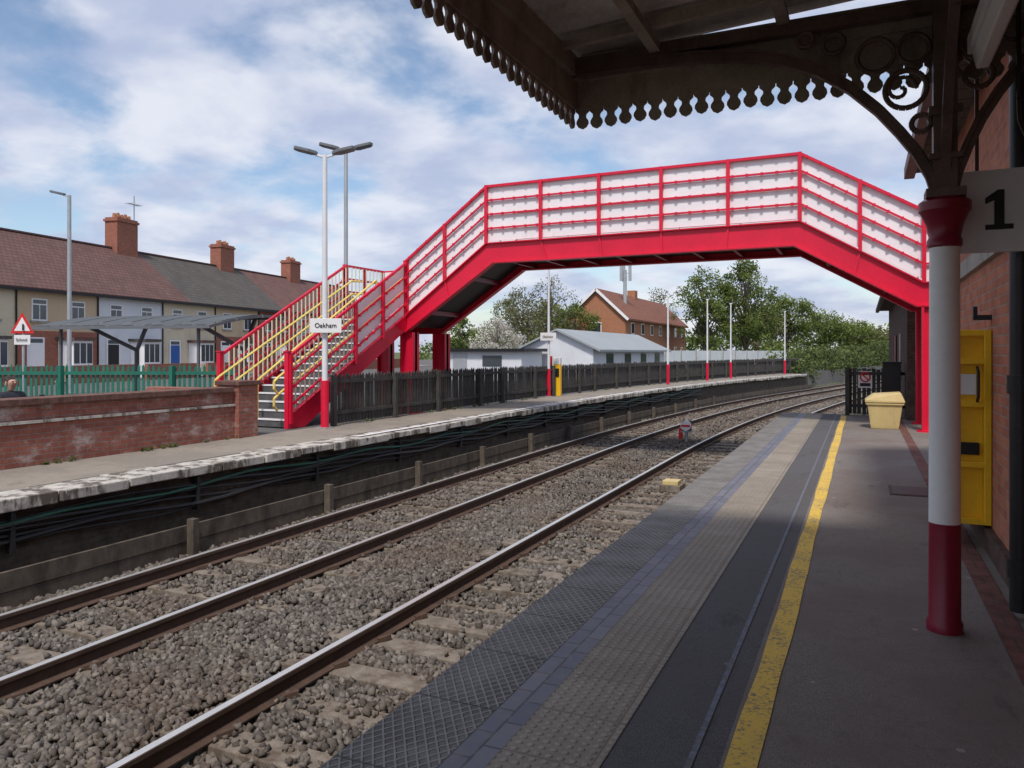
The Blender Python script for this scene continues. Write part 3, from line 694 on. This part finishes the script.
# ---------------------------------------------------------------- canopy
ca=empty('station_canopy')
EX,EY=-1.87,5.2
def dag(b,c,u,nrm,wd,ztop,zb):
    c=Vector((c[0],c[1],0)); u=Vector(u); n=Vector(nrm)*.018; h=wd/2
    pr=[(-h,ztop),(h,ztop),(h,zb+.125),(h*.55,zb+.105),(h*.5,zb+.085),(h*.85,zb+.06),(h*.9,zb+.04),(h*.6,zb+.014),(0,zb),(-h*.6,zb+.014),(-h*.9,zb+.04),(-h*.85,zb+.06),(-h*.5,zb+.085),(-h*.55,zb+.105),(-h,zb+.125)]
    b.prism([tuple(c+u*a+Vector((0,0,z))) for a,z in pr],tuple(n),'canopywood')
b=MB(); p=.105
k=int((EY+8)/p)
for i in range(k): dag(b,(EX,EY-.05-i*p),(0,1,0),(-1,0,0),p-.006,3.52,3.19+random.uniform(-.006,.006))
k=int((.93-EX)/p)
for i in range(k): dag(b,(EX+.05+i*p,EY),(1,0,0),(0,1,0),p-.006,3.52,3.19+random.uniform(-.006,.006))
b.box(EX+.002,EX+.018,-8,EY-.02,3.325,3.52,'canopywood'); b.box(EX+.02,.93,EY-.018,EY-.002,3.325,3.52,'canopywood')
b.build('valance_boards',ca)
b=MB()
b.box(EX-.03,EX+.06,-8,EY+.03,3.52,3.66,'canopywood'); b.box(EX+.06,.93,EY-.05,EY+.04,3.52,3.70,'canopywood')
y=EY-.42
def rz(x): return 3.66+(x-EX)*.055
while y>-8:
    b.beam((EX+.06,y,rz(EX)-.02),(.93,y,rz(.93)-.02),.05,.07,'canopywood'); y-=.95
for x in(-1.25,-.45,.43):
    b.beam((x,-8,rz(x)-.08),(x,EY-.06,rz(x)-.08),.07,.06,'canopywood')
b.build('rafters',ca)
b=MB(); vs=[];fs=[]
ylist=[EY+.08-i*(13.2/660) for i in range(661)]
for i,y in enumerate(ylist):
    dz=.010*math.sin(i*math.pi/2)
    for x in(EX-.08,-.5,.94): vs.append((x,y,rz(x)+.045+dz))
for i in range(660):
    for k in range(2): fs.append((i*3+k,i*3+k+1,(i+1)*3+k+1,(i+1)*3+k))
b.raw(vs,fs,'canopyroof')
vs2=[(EX-.1,-8,rz(EX)+.09),(.94,-8,rz(.94)+.09),(.94,EY+.1,rz(.94)+.09),(EX-.1,EY+.1,rz(EX)+.09)]; b.raw(vs2,[(0,1,2,3)],'dark')
b.build('roof_sheets',ca)
def column(cx,cy):
    g=empty('canopy_column'); b=MB()
    b.lathe(cx,cy,[(.095,0),(.095,.05),(.084,.07),(.083,.62)],'maroon',32)
    b.lathe(cx,cy,[(.082,.62),(.078,2.20)],'whitecol',32)
    b.lathe(cx,cy,[(.080,2.20),(.092,2.21),(.092,2.24),(.082,2.26),(.095,2.33),(.125,2.40),(.135,2.41),(.135,2.46),(.11,2.48)],'maroon',32)
    b.build('shaft',g,smooth=True)
    b=MB()
    b.box(cx-.06,cx+.06,cy-.06,cy+.06,2.48,3.62,'iron'); b.box(cx-.10,cx+.10,cy-.10,cy+.10,2.48,2.53,'iron'); b.box(cx-.085,cx+.085,cy-.085,cy+.085,2.95,3.0,'iron'); b.box(cx-.085,cx+.085,cy-.085,cy+.085,2.70,2.73,'iron')
    for s in(1,-1):
        arc=[(.40,2.48),(.36,2.62),(.29,2.76),(.20,2.89),(.09,3.03),(-.06,3.18),(-.236,3.31),(-.42,3.40),(-.62,3.46),(-.95,3.51),(-1.4,3.54),(-1.85,3.55)]
        if s==-1: arc=[(.46,2.48),(.49,2.62),(.54,2.76),(.61,2.92),(.70,3.07),(.80,3.2),(.93,3.3)]
        for a,c in zip(arc[:-1],arc[1:]):
            b.beam((cx+(a[0]-.43),cy,a[1]),(cx+(c[0]-.43),cy,c[1]),.06,.055,'iron',up=(0,1,0)); b.beam((cx+(a[0]-.43),cy,a[1]+.03),(cx+(c[0]-.43),cy,c[1]+.03),.012,.09,'iron',up=(0,1,0))
    def ring(rx,rz_,R,t=.016):
        pts=[(cx+rx-.43+R*math.cos(2*math.pi*k/20),cy,rz_+R*math.sin(2*math.pi*k/20)) for k in range(21)]; b.tube(pts,t,'iron',6)
    ring(.23,3.14,.11); ring(.07,3.36,.10); ring(.27,3.37,.085); ring(-.16,3.47,.06); ring(-.32,3.52,.045); ring(.31,2.93,.05)
    ring(.60,3.17,.07); ring(.60,3.36,.09); ring(.76,3.40,.06)
    pts=[(cx+.20-.43+(.09-.012*k*.5)*math.cos(k*.6),cy,3.14+(.09-.006*k)*math.sin(k*.6)) for k in range(14)]; b.tube(pts,.012,'iron',6)
    arc=[(0,2.5),(-.06,2.72),(-.16,2.95),(-.32,3.2),(-.55,3.4),(-.85,3.5)]
    for a,c in zip(arc[:-1],arc[1:]): b.beam((cx,cy+a[0],a[1]),(cx,cy+c[0],c[1]),.05,.05,'iron',up=(1,0,0))
    b.beam((-1.83,cy,3.60),(.93,cy,3.60),.07,.07,'iron')
    b.build('iron_bracket',g)
column(.43,5.06)
column(.43,-1.6)
g=empty('platform_number_sign'); b=MB(); b.box(.50,.98,5.22,5.25,2.18,2.66,'signgrey'); b.build('panel',g,bevel=.006)
b=MB(); b.box(.60,.62,5.23,5.245,2.66,3.5,'iron'); b.box(.85,.87,5.23,5.245,2.66,3.5,'iron'); b.build('hanger',g)
b=MB(); nx=.715
b.prism([(nx-.065,5.218,2.31),(nx+.075,5.218,2.31),(nx+.075,5.218,2.34),(nx+.030,5.218,2.34),(nx+.030,5.218,2.54),(nx-.003,5.218,2.54),(nx-.065,5.218,2.495),(nx-.065,5.218,2.46),(nx-.020,5.218,2.48),(nx-.020,5.218,2.34),(nx-.065,5.218,2.34)],(0,-.004,0),'ink'); b.build('numeral',g)
g=empty('strip_light'); b=MB(); b.box(.52,.66,2.9,4.85,3.22,3.32,'lampwhite'); b.prism([(.54,2.92,3.22),(.64,2.92,3.22),(.62,2.92,3.13),(.56,2.92,3.13)],(0,1.91,0),'signwhite'); b.box(.57,.59,3.3,3.34,3.32,3.75,'galv'); b.box(.57,.59,4.4,4.44,3.32,3.75,'galv'); b.build('fitting',g,bevel=.008)
b=MB(); b.tube([(.78,5.0,4),(.78,5.0,3.0),(.80,5.1,2.9),(.86,5.2,2.8)],.012,'black',6); b.build('conduit')

# ---------------------------------------------------------------- grit bin
g=empty('grit_bin'); b=MB(); cx,cy=.42,18.0
ring=lambda w,d,z:[(cx-w,cy-d,z),(cx+w,cy-d,z),(cx+w,cy+d,z),(cx-w,cy+d,z)]
def loft(b,rings,m):
    vs=[p for r in rings for p in r]; fs=[]
    for k in range(len(rings)-1):
        for i in range(4): fs.append((k*4+i,k*4+(i+1)%4,k*4+4+(i+1)%4,k*4+4+i))
    fs+= [(3,2,1,0),tuple(range(len(vs)-4,len(vs)))]; b.raw(vs,fs,m)
loft(b,[ring(.26,.24,.0),ring(.27,.25,.06),ring(.33,.30,.50),ring(.36,.33,.50),ring(.36,.33,.54)],'binyellow'); b.build('body',g,bevel=.012)
b=MB(); loft(b,[[(cx-.375,cy-.345,.545),(cx+.375,cy-.345,.545),(cx+.375,cy+.345,.545),(cx-.375,cy+.345,.545)],[(cx-.375,cy-.345,.60),(cx+.375,cy-.345,.58),(cx+.375,cy+.345,.58),(cx-.375,cy+.345,.60)],[(cx-.22,cy-.3,.72),(cx+.30,cy-.3,.76),(cx+.30,cy+.3,.76),(cx-.22,cy+.3,.72)]],'binyellow'); b.box(cx-.4,cx-.37,cy-.1,cy+.1,.55,.6,'ink'); b.build('lid',g,bevel=.015)

picket('gate_fence',[(-.35,21.3,0),(.95,21.3,0)],1.25,'fence',.09,.02,False,(.2,.85),.02,1.1)
g=empty('no_trespass_sign'); b=MB(); b.box(-.10,.22,21.26,21.28,.70,1.12,'signwhite'); b.build('panel',g)
b=MB()
pts=[(.06+.11*math.cos(k*math.pi/10),21.25,.97+.11*math.sin(k*math.pi/10)) for k in range(21)]; b.tube(pts,.018,'signred',6); b.tube([(-.02,21.25,1.05),(.14,21.25,.89)],.016,'signred',6); b.box(-.06,.18,21.252,21.26,.74,.82,'ink'); b.build('symbol',g)
b=MB(); b.box(.45,.85,21.0,21.2,0,1.32,'dark'); b.box(.43,.87,20.98,21.22,1.32,1.36,'dark'); b.box(.49,.81,20.985,21.0,.3,1.2,'black'); b.build('equipment_cabinet')

# ---------------------------------------------------------------- track items
g=empty('ground_signal'); b=MB(); x,y=-4.75,22.9
b.cyl((x,y,-1.15),(x,y,-.75),.05,.05,'galv',10); b.box(x-.16,x+.16,y-.08,y+.12,-.78,-.74,'galv'); b.build('post',g)
b=MB(); b.cyl((x,y-.12,-.58),(x,y-.02,-.58),.15,.15,'signwhite',24); b.box(x-.13,x+.13,y-.13,y-.12,-.61,-.55,'signred'); b.box(x-.12,x+.12,y-.02,y+.18,-.74,-.44,'dark'); b.box(x-.22,x-.12,y-.06,y+.1,-.98,-.66,'signred'); b.build('disc',g)
b=MB(); b.box(-3.55,-3.15,14.6,15.1,-1.08,-.95,'sleeper'); 
b.prism([(-3.50,14.64,-.95),(-3.20,14.64,-.95),(-3.20,14.95,-.95),(-3.50,14.95,-.95)],(0,0,.08),'binyellow'); b.build('track_magnet',bevel=.01)
g=empty('trackside_cabinet'); b=MB(); b.box(-.9,-.5,25,25.4,-1.2,-.5,'signwhite'); b.box(-.95,-.45,24.95,25.45,-.5,-.46,'galv'); b.build('cabinet',g)
b=MB(); b.box(-8.2,-8.17,4.1,4.35,-.95,-.7,'signwhite'); b.box(-8.2,-8.15,4.2,4.25,-1.2,-.95,'galv'); b.build('distance_marker')

# ---------------------------------------------------------------- vegetation
def leafmesh(name,centres,radii,per,size,mat,parent=None,seed=0,flat=1.0):
    r=np.random.default_rng(seed); C=[];SH=[]
    for (c,R,n) in zip(centres,radii,per):
        d=r.normal(size=(n,3)); d/=np.linalg.norm(d,axis=1)[:,None]; rad=R*r.random((n,1))**.45
        p=np.array(c)+d*rad*np.array([1,1,.8*flat]); C.append(p)
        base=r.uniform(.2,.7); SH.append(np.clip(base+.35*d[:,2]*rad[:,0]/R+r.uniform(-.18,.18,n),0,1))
    C=np.concatenate(C);SH=np.concatenate(SH);N=len(C)
    u=r.normal(size=(N,3));u/=np.linalg.norm(u,axis=1)[:,None]; w=r.normal(size=(N,3)); v=np.cross(u,w); v/=np.linalg.norm(v,axis=1)[:,None]
    s=(size*r.uniform(.6,1.3,(N,1)))
    P=np.stack([C-u*s,C+v*s*.5,C+u*s,C-v*s*.5],1).reshape(-1,3).astype(np.float32)
    me=bpy.data.meshes.new(name); me.vertices.add(4*N); me.vertices.foreach_set('co',P.ravel()); me.loops.add(4*N); me.loops.foreach_set('vertex_index',np.arange(4*N,dtype=np.int32)); me.polygons.add(N); me.polygons.foreach_set('loop_start',(np.arange(N)*4).astype(np.int32)); me.update(calc_edges=True); me.validate()
    at=me.attributes.new('shade','FLOAT','POINT'); at.data.foreach_set('value',np.repeat(SH,4).astype(np.float32))
    me.materials.append(M[mat]); o=bpy.data.objects.new(name,me); S.collection.objects.link(o)
    if parent:o.parent=parent
    return o
def tree(name,x,y,h,R,seed,mat='leaf',nb=60,per=70,size=.22,z0=-.5,crown0=.25,blob=.27):
    g=empty(name); r=random.Random(seed); b=MB(); cz0=z0+(h-z0)*crown0
    top=Vector((x+r.uniform(-.3,.3),y,z0+(h-z0)*.8)); b.cyl((x,y,z0),(x,y,cz0),h*.028,h*.02,'bark',10); b.cyl((x,y,cz0),top,h*.02,h*.006,'bark',8)
    cs=[];rs=[];pn=[]
    cc=Vector((x,y,(cz0+h)/2)); hz=(h-cz0)/2
    lob=[(r.uniform(0,6.28),r.uniform(.75,1.1)) for _ in range(5)]
    for i in range(nb):
        while True:
            d=Vector((r.uniform(-1,1),r.uniform(-1,1),r.uniform(-1,1)))
            if .35<d.length<1: break
        wz=1-.45*max(0,d.z)**1.5
        k=1.0
        for a,f in lob: k+=.12*f*math.cos(math.atan2(d.y,d.x)-a)*abs(d.z)
        p=cc+Vector((d.x*R*wz*k,d.y*R*wz*k,d.z*hz*.92)); cs.append(tuple(p)); rs.append(R*blob*r.uniform(.6,1.25)); pn.append(int(per*r.uniform(.6,1.3)))
        if i%2==0:
            s=Vector((x,y,cz0+(top.z-cz0)*r.uniform(0,.8))); m=(s+p)/2+Vector((0,0,.3)); b.cyl(s,m,h*.008,h*.005,'bark',5); b.cyl(m,p,h*.005,h*.0015,'bark',5)
    b.build('trunk',g); leafmesh('crown',cs,rs,pn,size,mat,g,seed)
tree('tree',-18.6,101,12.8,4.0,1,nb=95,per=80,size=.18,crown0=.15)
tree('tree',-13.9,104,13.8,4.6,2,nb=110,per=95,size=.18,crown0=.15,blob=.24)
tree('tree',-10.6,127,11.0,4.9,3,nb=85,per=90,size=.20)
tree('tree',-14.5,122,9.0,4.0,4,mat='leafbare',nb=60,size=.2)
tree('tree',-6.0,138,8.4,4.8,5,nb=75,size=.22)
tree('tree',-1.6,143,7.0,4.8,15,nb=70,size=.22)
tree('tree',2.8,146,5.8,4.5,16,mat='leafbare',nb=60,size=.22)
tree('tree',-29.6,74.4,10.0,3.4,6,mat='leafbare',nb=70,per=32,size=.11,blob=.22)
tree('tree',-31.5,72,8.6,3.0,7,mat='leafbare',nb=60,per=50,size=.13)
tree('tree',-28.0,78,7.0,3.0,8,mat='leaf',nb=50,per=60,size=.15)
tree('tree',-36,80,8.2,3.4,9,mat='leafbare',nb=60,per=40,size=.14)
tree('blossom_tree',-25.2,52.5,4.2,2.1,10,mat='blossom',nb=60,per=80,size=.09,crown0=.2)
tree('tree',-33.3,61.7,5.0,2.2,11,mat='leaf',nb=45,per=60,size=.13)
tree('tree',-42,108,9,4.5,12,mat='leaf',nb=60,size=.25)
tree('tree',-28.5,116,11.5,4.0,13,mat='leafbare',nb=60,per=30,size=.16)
cs=[];rs=[];pn=[]; r=random.Random(5)
for i in range(260):
    y=r.uniform(62,135); x=cv(y)-10.6+r.uniform(-1.5,1.2)-(y-62)*.02; hmax=1.6+(y-62)*.035
    cs.append((x,y,r.uniform(-.4,hmax*.85))); rs.append(r.uniform(.5,.95)); pn.append(60)
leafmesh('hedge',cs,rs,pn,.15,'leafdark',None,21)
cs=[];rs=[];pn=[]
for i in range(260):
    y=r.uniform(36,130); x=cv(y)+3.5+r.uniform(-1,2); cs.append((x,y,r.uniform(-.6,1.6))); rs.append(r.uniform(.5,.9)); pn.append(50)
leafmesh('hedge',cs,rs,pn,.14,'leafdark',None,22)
cs=[];rs=[];pn=[]
for i in range(420):
    x=r.uniform(-110,90); y=165+r.uniform(-8,20)+abs(x)*.1; cs.append((x,y,r.uniform(-1,5.0+2.2*math.sin(x*.13)))); rs.append(r.uniform(1.8,3.2)); pn.append(80)
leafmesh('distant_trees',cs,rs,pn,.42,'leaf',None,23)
cs=[];rs=[];pn=[]
for i in range(70):
    y=r.uniform(34,60); x=-12.2+cv(y)+r.uniform(-.8,.5); cs.append((x,y,r.uniform(0,.7))); rs.append(r.uniform(.3,.5)); pn.append(50)
leafmesh('shrubs',cs,rs,pn,.08,'leafdark',None,24)
cs=[];rs=[];pn=[]
for i in range(90):
    k=r.random()
    if k<.4: y=r.uniform(14,45); x=-10.36+cv(y)+r.uniform(-.03,.06); z=.02
    elif k<.6: y=r.uniform(7,11); x=-10.55+r.uniform(0,.05); z=.02
    else: y=r.uniform(8,45); x=-8.2+cv(y)+r.uniform(0,.25); z=-1.1
    cs.append((x,y,z)); rs.append(r.uniform(.03,.09)); pn.append(26)
leafmesh('weeds',cs,rs,pn,.022,'leafdark',None,31)

# ---------------------------------------------------------------- bench and seated person
bx,by=-12.0,7.6
g=empty('platform_bench'); b=MB()
for k in range(4): b.box(bx-.22+k*.12,bx-.13+k*.12,by-.9,by+.9,.41,.44,'fence')
for k in range(3): b.box(bx-.30,bx-.27,by-.9,by+.9,.55+k*.12,.64+k*.12,'fence')
for yy in(by-.7,by+.7): b.box(bx-.24,bx+.24,yy-.03,yy+.03,.37,.41,'black'); b.box(bx-.3,bx-.25,yy-.03,yy+.03,-.02,.9,'black'); b.box(bx+.18,bx+.22,yy-.03,yy+.03,-.02,.37,'black')
b.build('bench',g)
def skin(name,verts,edges,rad,mat,parent,root=0,sub=2):
    me=bpy.data.meshes.new(name); me.from_pydata(verts,edges,[]); o=bpy.data.objects.new(name,me); S.collection.objects.link(o)
    md=o.modifiers.new('s','SKIN'); md.use_smooth_shade=True
    for i,v in enumerate(me.skin_vertices[0].data): v.radius=rad[i] if isinstance(rad[i],tuple) else (rad[i],rad[i]); v.use_root=(i==root)
    m2=o.modifiers.new('u','SUBSURF'); m2.levels=sub; m2.render_levels=sub
    me.materials.append(M[mat]); o.parent=parent; return o
pg=empty('seated_person',(bx-.08,by+.05,0)); 
V=[(0,0,.53),(0,0,.70),(.01,0,.90),(.03,0,.985),(.03,.17,.93),(.08,.24,.70),(.24,.16,.60),(.03,-.17,.93),(.08,-.24,.70),(.24,-.16,.60)]
skin('coat',V,[(0,1),(1,2),(2,3),(2,4),(4,5),(5,6),(2,7),(7,8),(8,9)],[(.15,.13),(.15,.12),(.16,.11),.06,.065,.052,.038,.065,.052,.038],'coat',pg)
V=[(0,0,.52),(.05,.1,.53),(.43,.12,.52),(.45,.12,.09),(.05,-.1,.53),(.43,-.12,.52),(.45,-.12,.09)]
skin('trousers',V,[(0,1),(1,2),(2,3),(0,4),(4,5),(5,6)],[.12,.085,.062,.045,.085,.062,.045],'trouser',pg)
for s in(1,-1):
    skin('shoe',[(.43,.12*s,.05),(.52,.12*s,.045),(.62,.12*s,.035)],[(0,1),(1,2)],[.045,.045,.035],'ink',pg)
    skin('palm',[(.25,.16*s,.60),(.33,.13*s,.58)],[(0,1)],[.028,.036],'skin',pg)
    for k in range(4): skin('finger',[(.33,(.10+.022*k)*s,.585),(.375,(.10+.022*k)*s,.575),(.40-.006*abs(k-1),(.10+.022*k)*s,.555)],[(0,1),(1,2)],[.009,.009,.008],'skin',pg)
    skin('thumb',[(.29,.10*s,.59),(.32,.075*s,.58),(.35,.07*s,.57)],[(0,1),(1,2)],[.011,.010,.009],'skin',pg)
skin('head',[(.03,0,.98),(.04,0,1.05),(.05,0,1.12),(.045,0,1.18)],[(0,1),(1,2),(2,3)],[.05,.055,(.078,.088),(.07,.08)],'skin',pg)
skin('nose',[(.12,0,1.135),(.145,0,1.11)],[(0,1)],[.01,.014],'skin',pg)
skin('hair',[(.0,0,1.08),(.005,0,1.16),(.04,0,1.205)],[(0,1),(1,2)],[.07,(.094,.098),(.080,.092)],'hair',pg)
b=MB()
for s in(1,-1): b.box(.118,.126,.028*s-.010,.028*s+.010,1.142,1.152,'ink')
b.box(.118,.124,-.022,.022,1.072,1.079,'signred')
for s in(1,-1): b.box(.03,.06,.084*s-.008,.084*s+.008,1.09,1.15,'skin')
b.build('face_features',pg,bevel=.003)

# ---------------------------------------------------------------- sky and sun
W_=bpy.data.worlds.new('World'); S.world=W_; W_.use_nodes=True; nt=W_.node_tree; N=nt.nodes; Lk=nt.links
try: W_.cycles.sampling_method='MANUAL'; W_.cycles.sample_map_resolution=512
except: pass
for n in list(N): N.remove(n)
out=N.new('ShaderNodeOutputWorld'); bg=N.new('ShaderNodeBackground'); sky=N.new('ShaderNodeTexSky'); sky.sky_type='NISHITA'; sky.sun_disc=False
EL=56; AZ=168
sky.sun_elevation=math.radians(EL); sky.sun_rotation=math.radians(AZ); sky.dust_density=1.0; sky.ozone_density=1.5
bg.inputs[1].default_value=.15; Lk.new(sky.outputs[0],bg.inputs[0])
tc=N.new('ShaderNodeTexCoord'); sp_=N.new('ShaderNodeSeparateXYZ'); Lk.new(tc.outputs['Generated'],sp_.inputs[0])
def wm(op,a,b=0.0):
    n=N.new('ShaderNodeMath'); n.operation=op
    for i,v in enumerate((a,b)):
        if isinstance(v,(int,float)): n.inputs[i].default_value=v
        else: Lk.new(v,n.inputs[i])
    return n.outputs[0]
zz=wm('ADD',wm('MAXIMUM',sp_.outputs[2],0.0),.24)
cb=N.new('ShaderNodeCombineXYZ'); Lk.new(wm('DIVIDE',sp_.outputs[0],zz),cb.inputs[0]); Lk.new(wm('DIVIDE',sp_.outputs[1],zz),cb.inputs[1])
def wn(scale,det,ro,dist=0,off=0):
    mp=N.new('ShaderNodeMapping'); mp.inputs['Location'].default_value=(off,off*.7,0); Lk.new(cb.outputs[0],mp.inputs[0])
    n=N.new('ShaderNodeTexNoise'); n.inputs['Scale'].default_value=scale; n.inputs['Detail'].default_value=det; n.inputs['Roughness'].default_value=ro; n.inputs['Distortion'].default_value=dist; Lk.new(mp.outputs[0],n.inputs['Vector']); return n.outputs['Fac']
def wr(f,a,b):
    n=N.new('ShaderNodeMapRange'); n.interpolation_type='SMOOTHSTEP'; Lk.new(f,n.inputs[0]); n.inputs[1].default_value=a; n.inputs[2].default_value=b; return n.outputs[0]
cover=wr(wm('ADD',wm('MULTIPLY',wn(2.3,8,.54,.15,5.3),.8),wm('MULTIPLY',wn(.7,3,.5,0,8),.2)),.37,.53)
tone=wr(wm('ADD',wm('MULTIPLY',wn(3.4,7,.52,.15,11.0),.65),wm('MULTIPLY',wn(1.1,4,.5,.1,21.0),.35)),.38,.62)
cm=N.new('ShaderNodeMix'); cm.data_type='RGBA'; Lk.new(tone,cm.inputs[0]); cm.inputs[6].default_value=(.49,.555,.75,1); cm.inputs[7].default_value=(.84,.86,.94,1)
bg2=N.new('ShaderNodeBackground'); Lk.new(cm.outputs[2],bg2.inputs[0]); bg2.inputs[1].default_value=1.0
mx=N.new('ShaderNodeMixShader'); Lk.new(wm('MULTIPLY',cover,.9),mx.inputs[0]); Lk.new(bg.outputs[0],mx.inputs[1]); Lk.new(bg2.outputs[0],mx.inputs[2]); Lk.new(mx.outputs[0],out.inputs[0])
sd=bpy.data.lights.new('sun','SUN'); sd.energy=3.2; sd.angle=math.radians(8); sd.color=(1,.93,.85)
so=bpy.data.objects.new('sun',sd); S.collection.objects.link(so)
dirn=Vector((math.sin(math.radians(AZ))*math.cos(math.radians(EL)),math.cos(math.radians(AZ))*math.cos(math.radians(EL)),math.sin(math.radians(EL))))
so.rotation_euler=dirn.to_track_quat('Z','Y').to_euler(); so.location=(20,-20,30)

cd=bpy.data.cameras.new('camera'); co=bpy.data.objects.new('camera',cd); S.collection.objects.link(co)
co.location=(0,0,1.6); co.rotation_euler=(math.pi/2,0,math.radians(24.5)); cd.sensor_width=36; cd.lens=27.04; cd.shift_y=-32/1024; cd.clip_end=6000; cd.clip_start=.05
S.camera=co
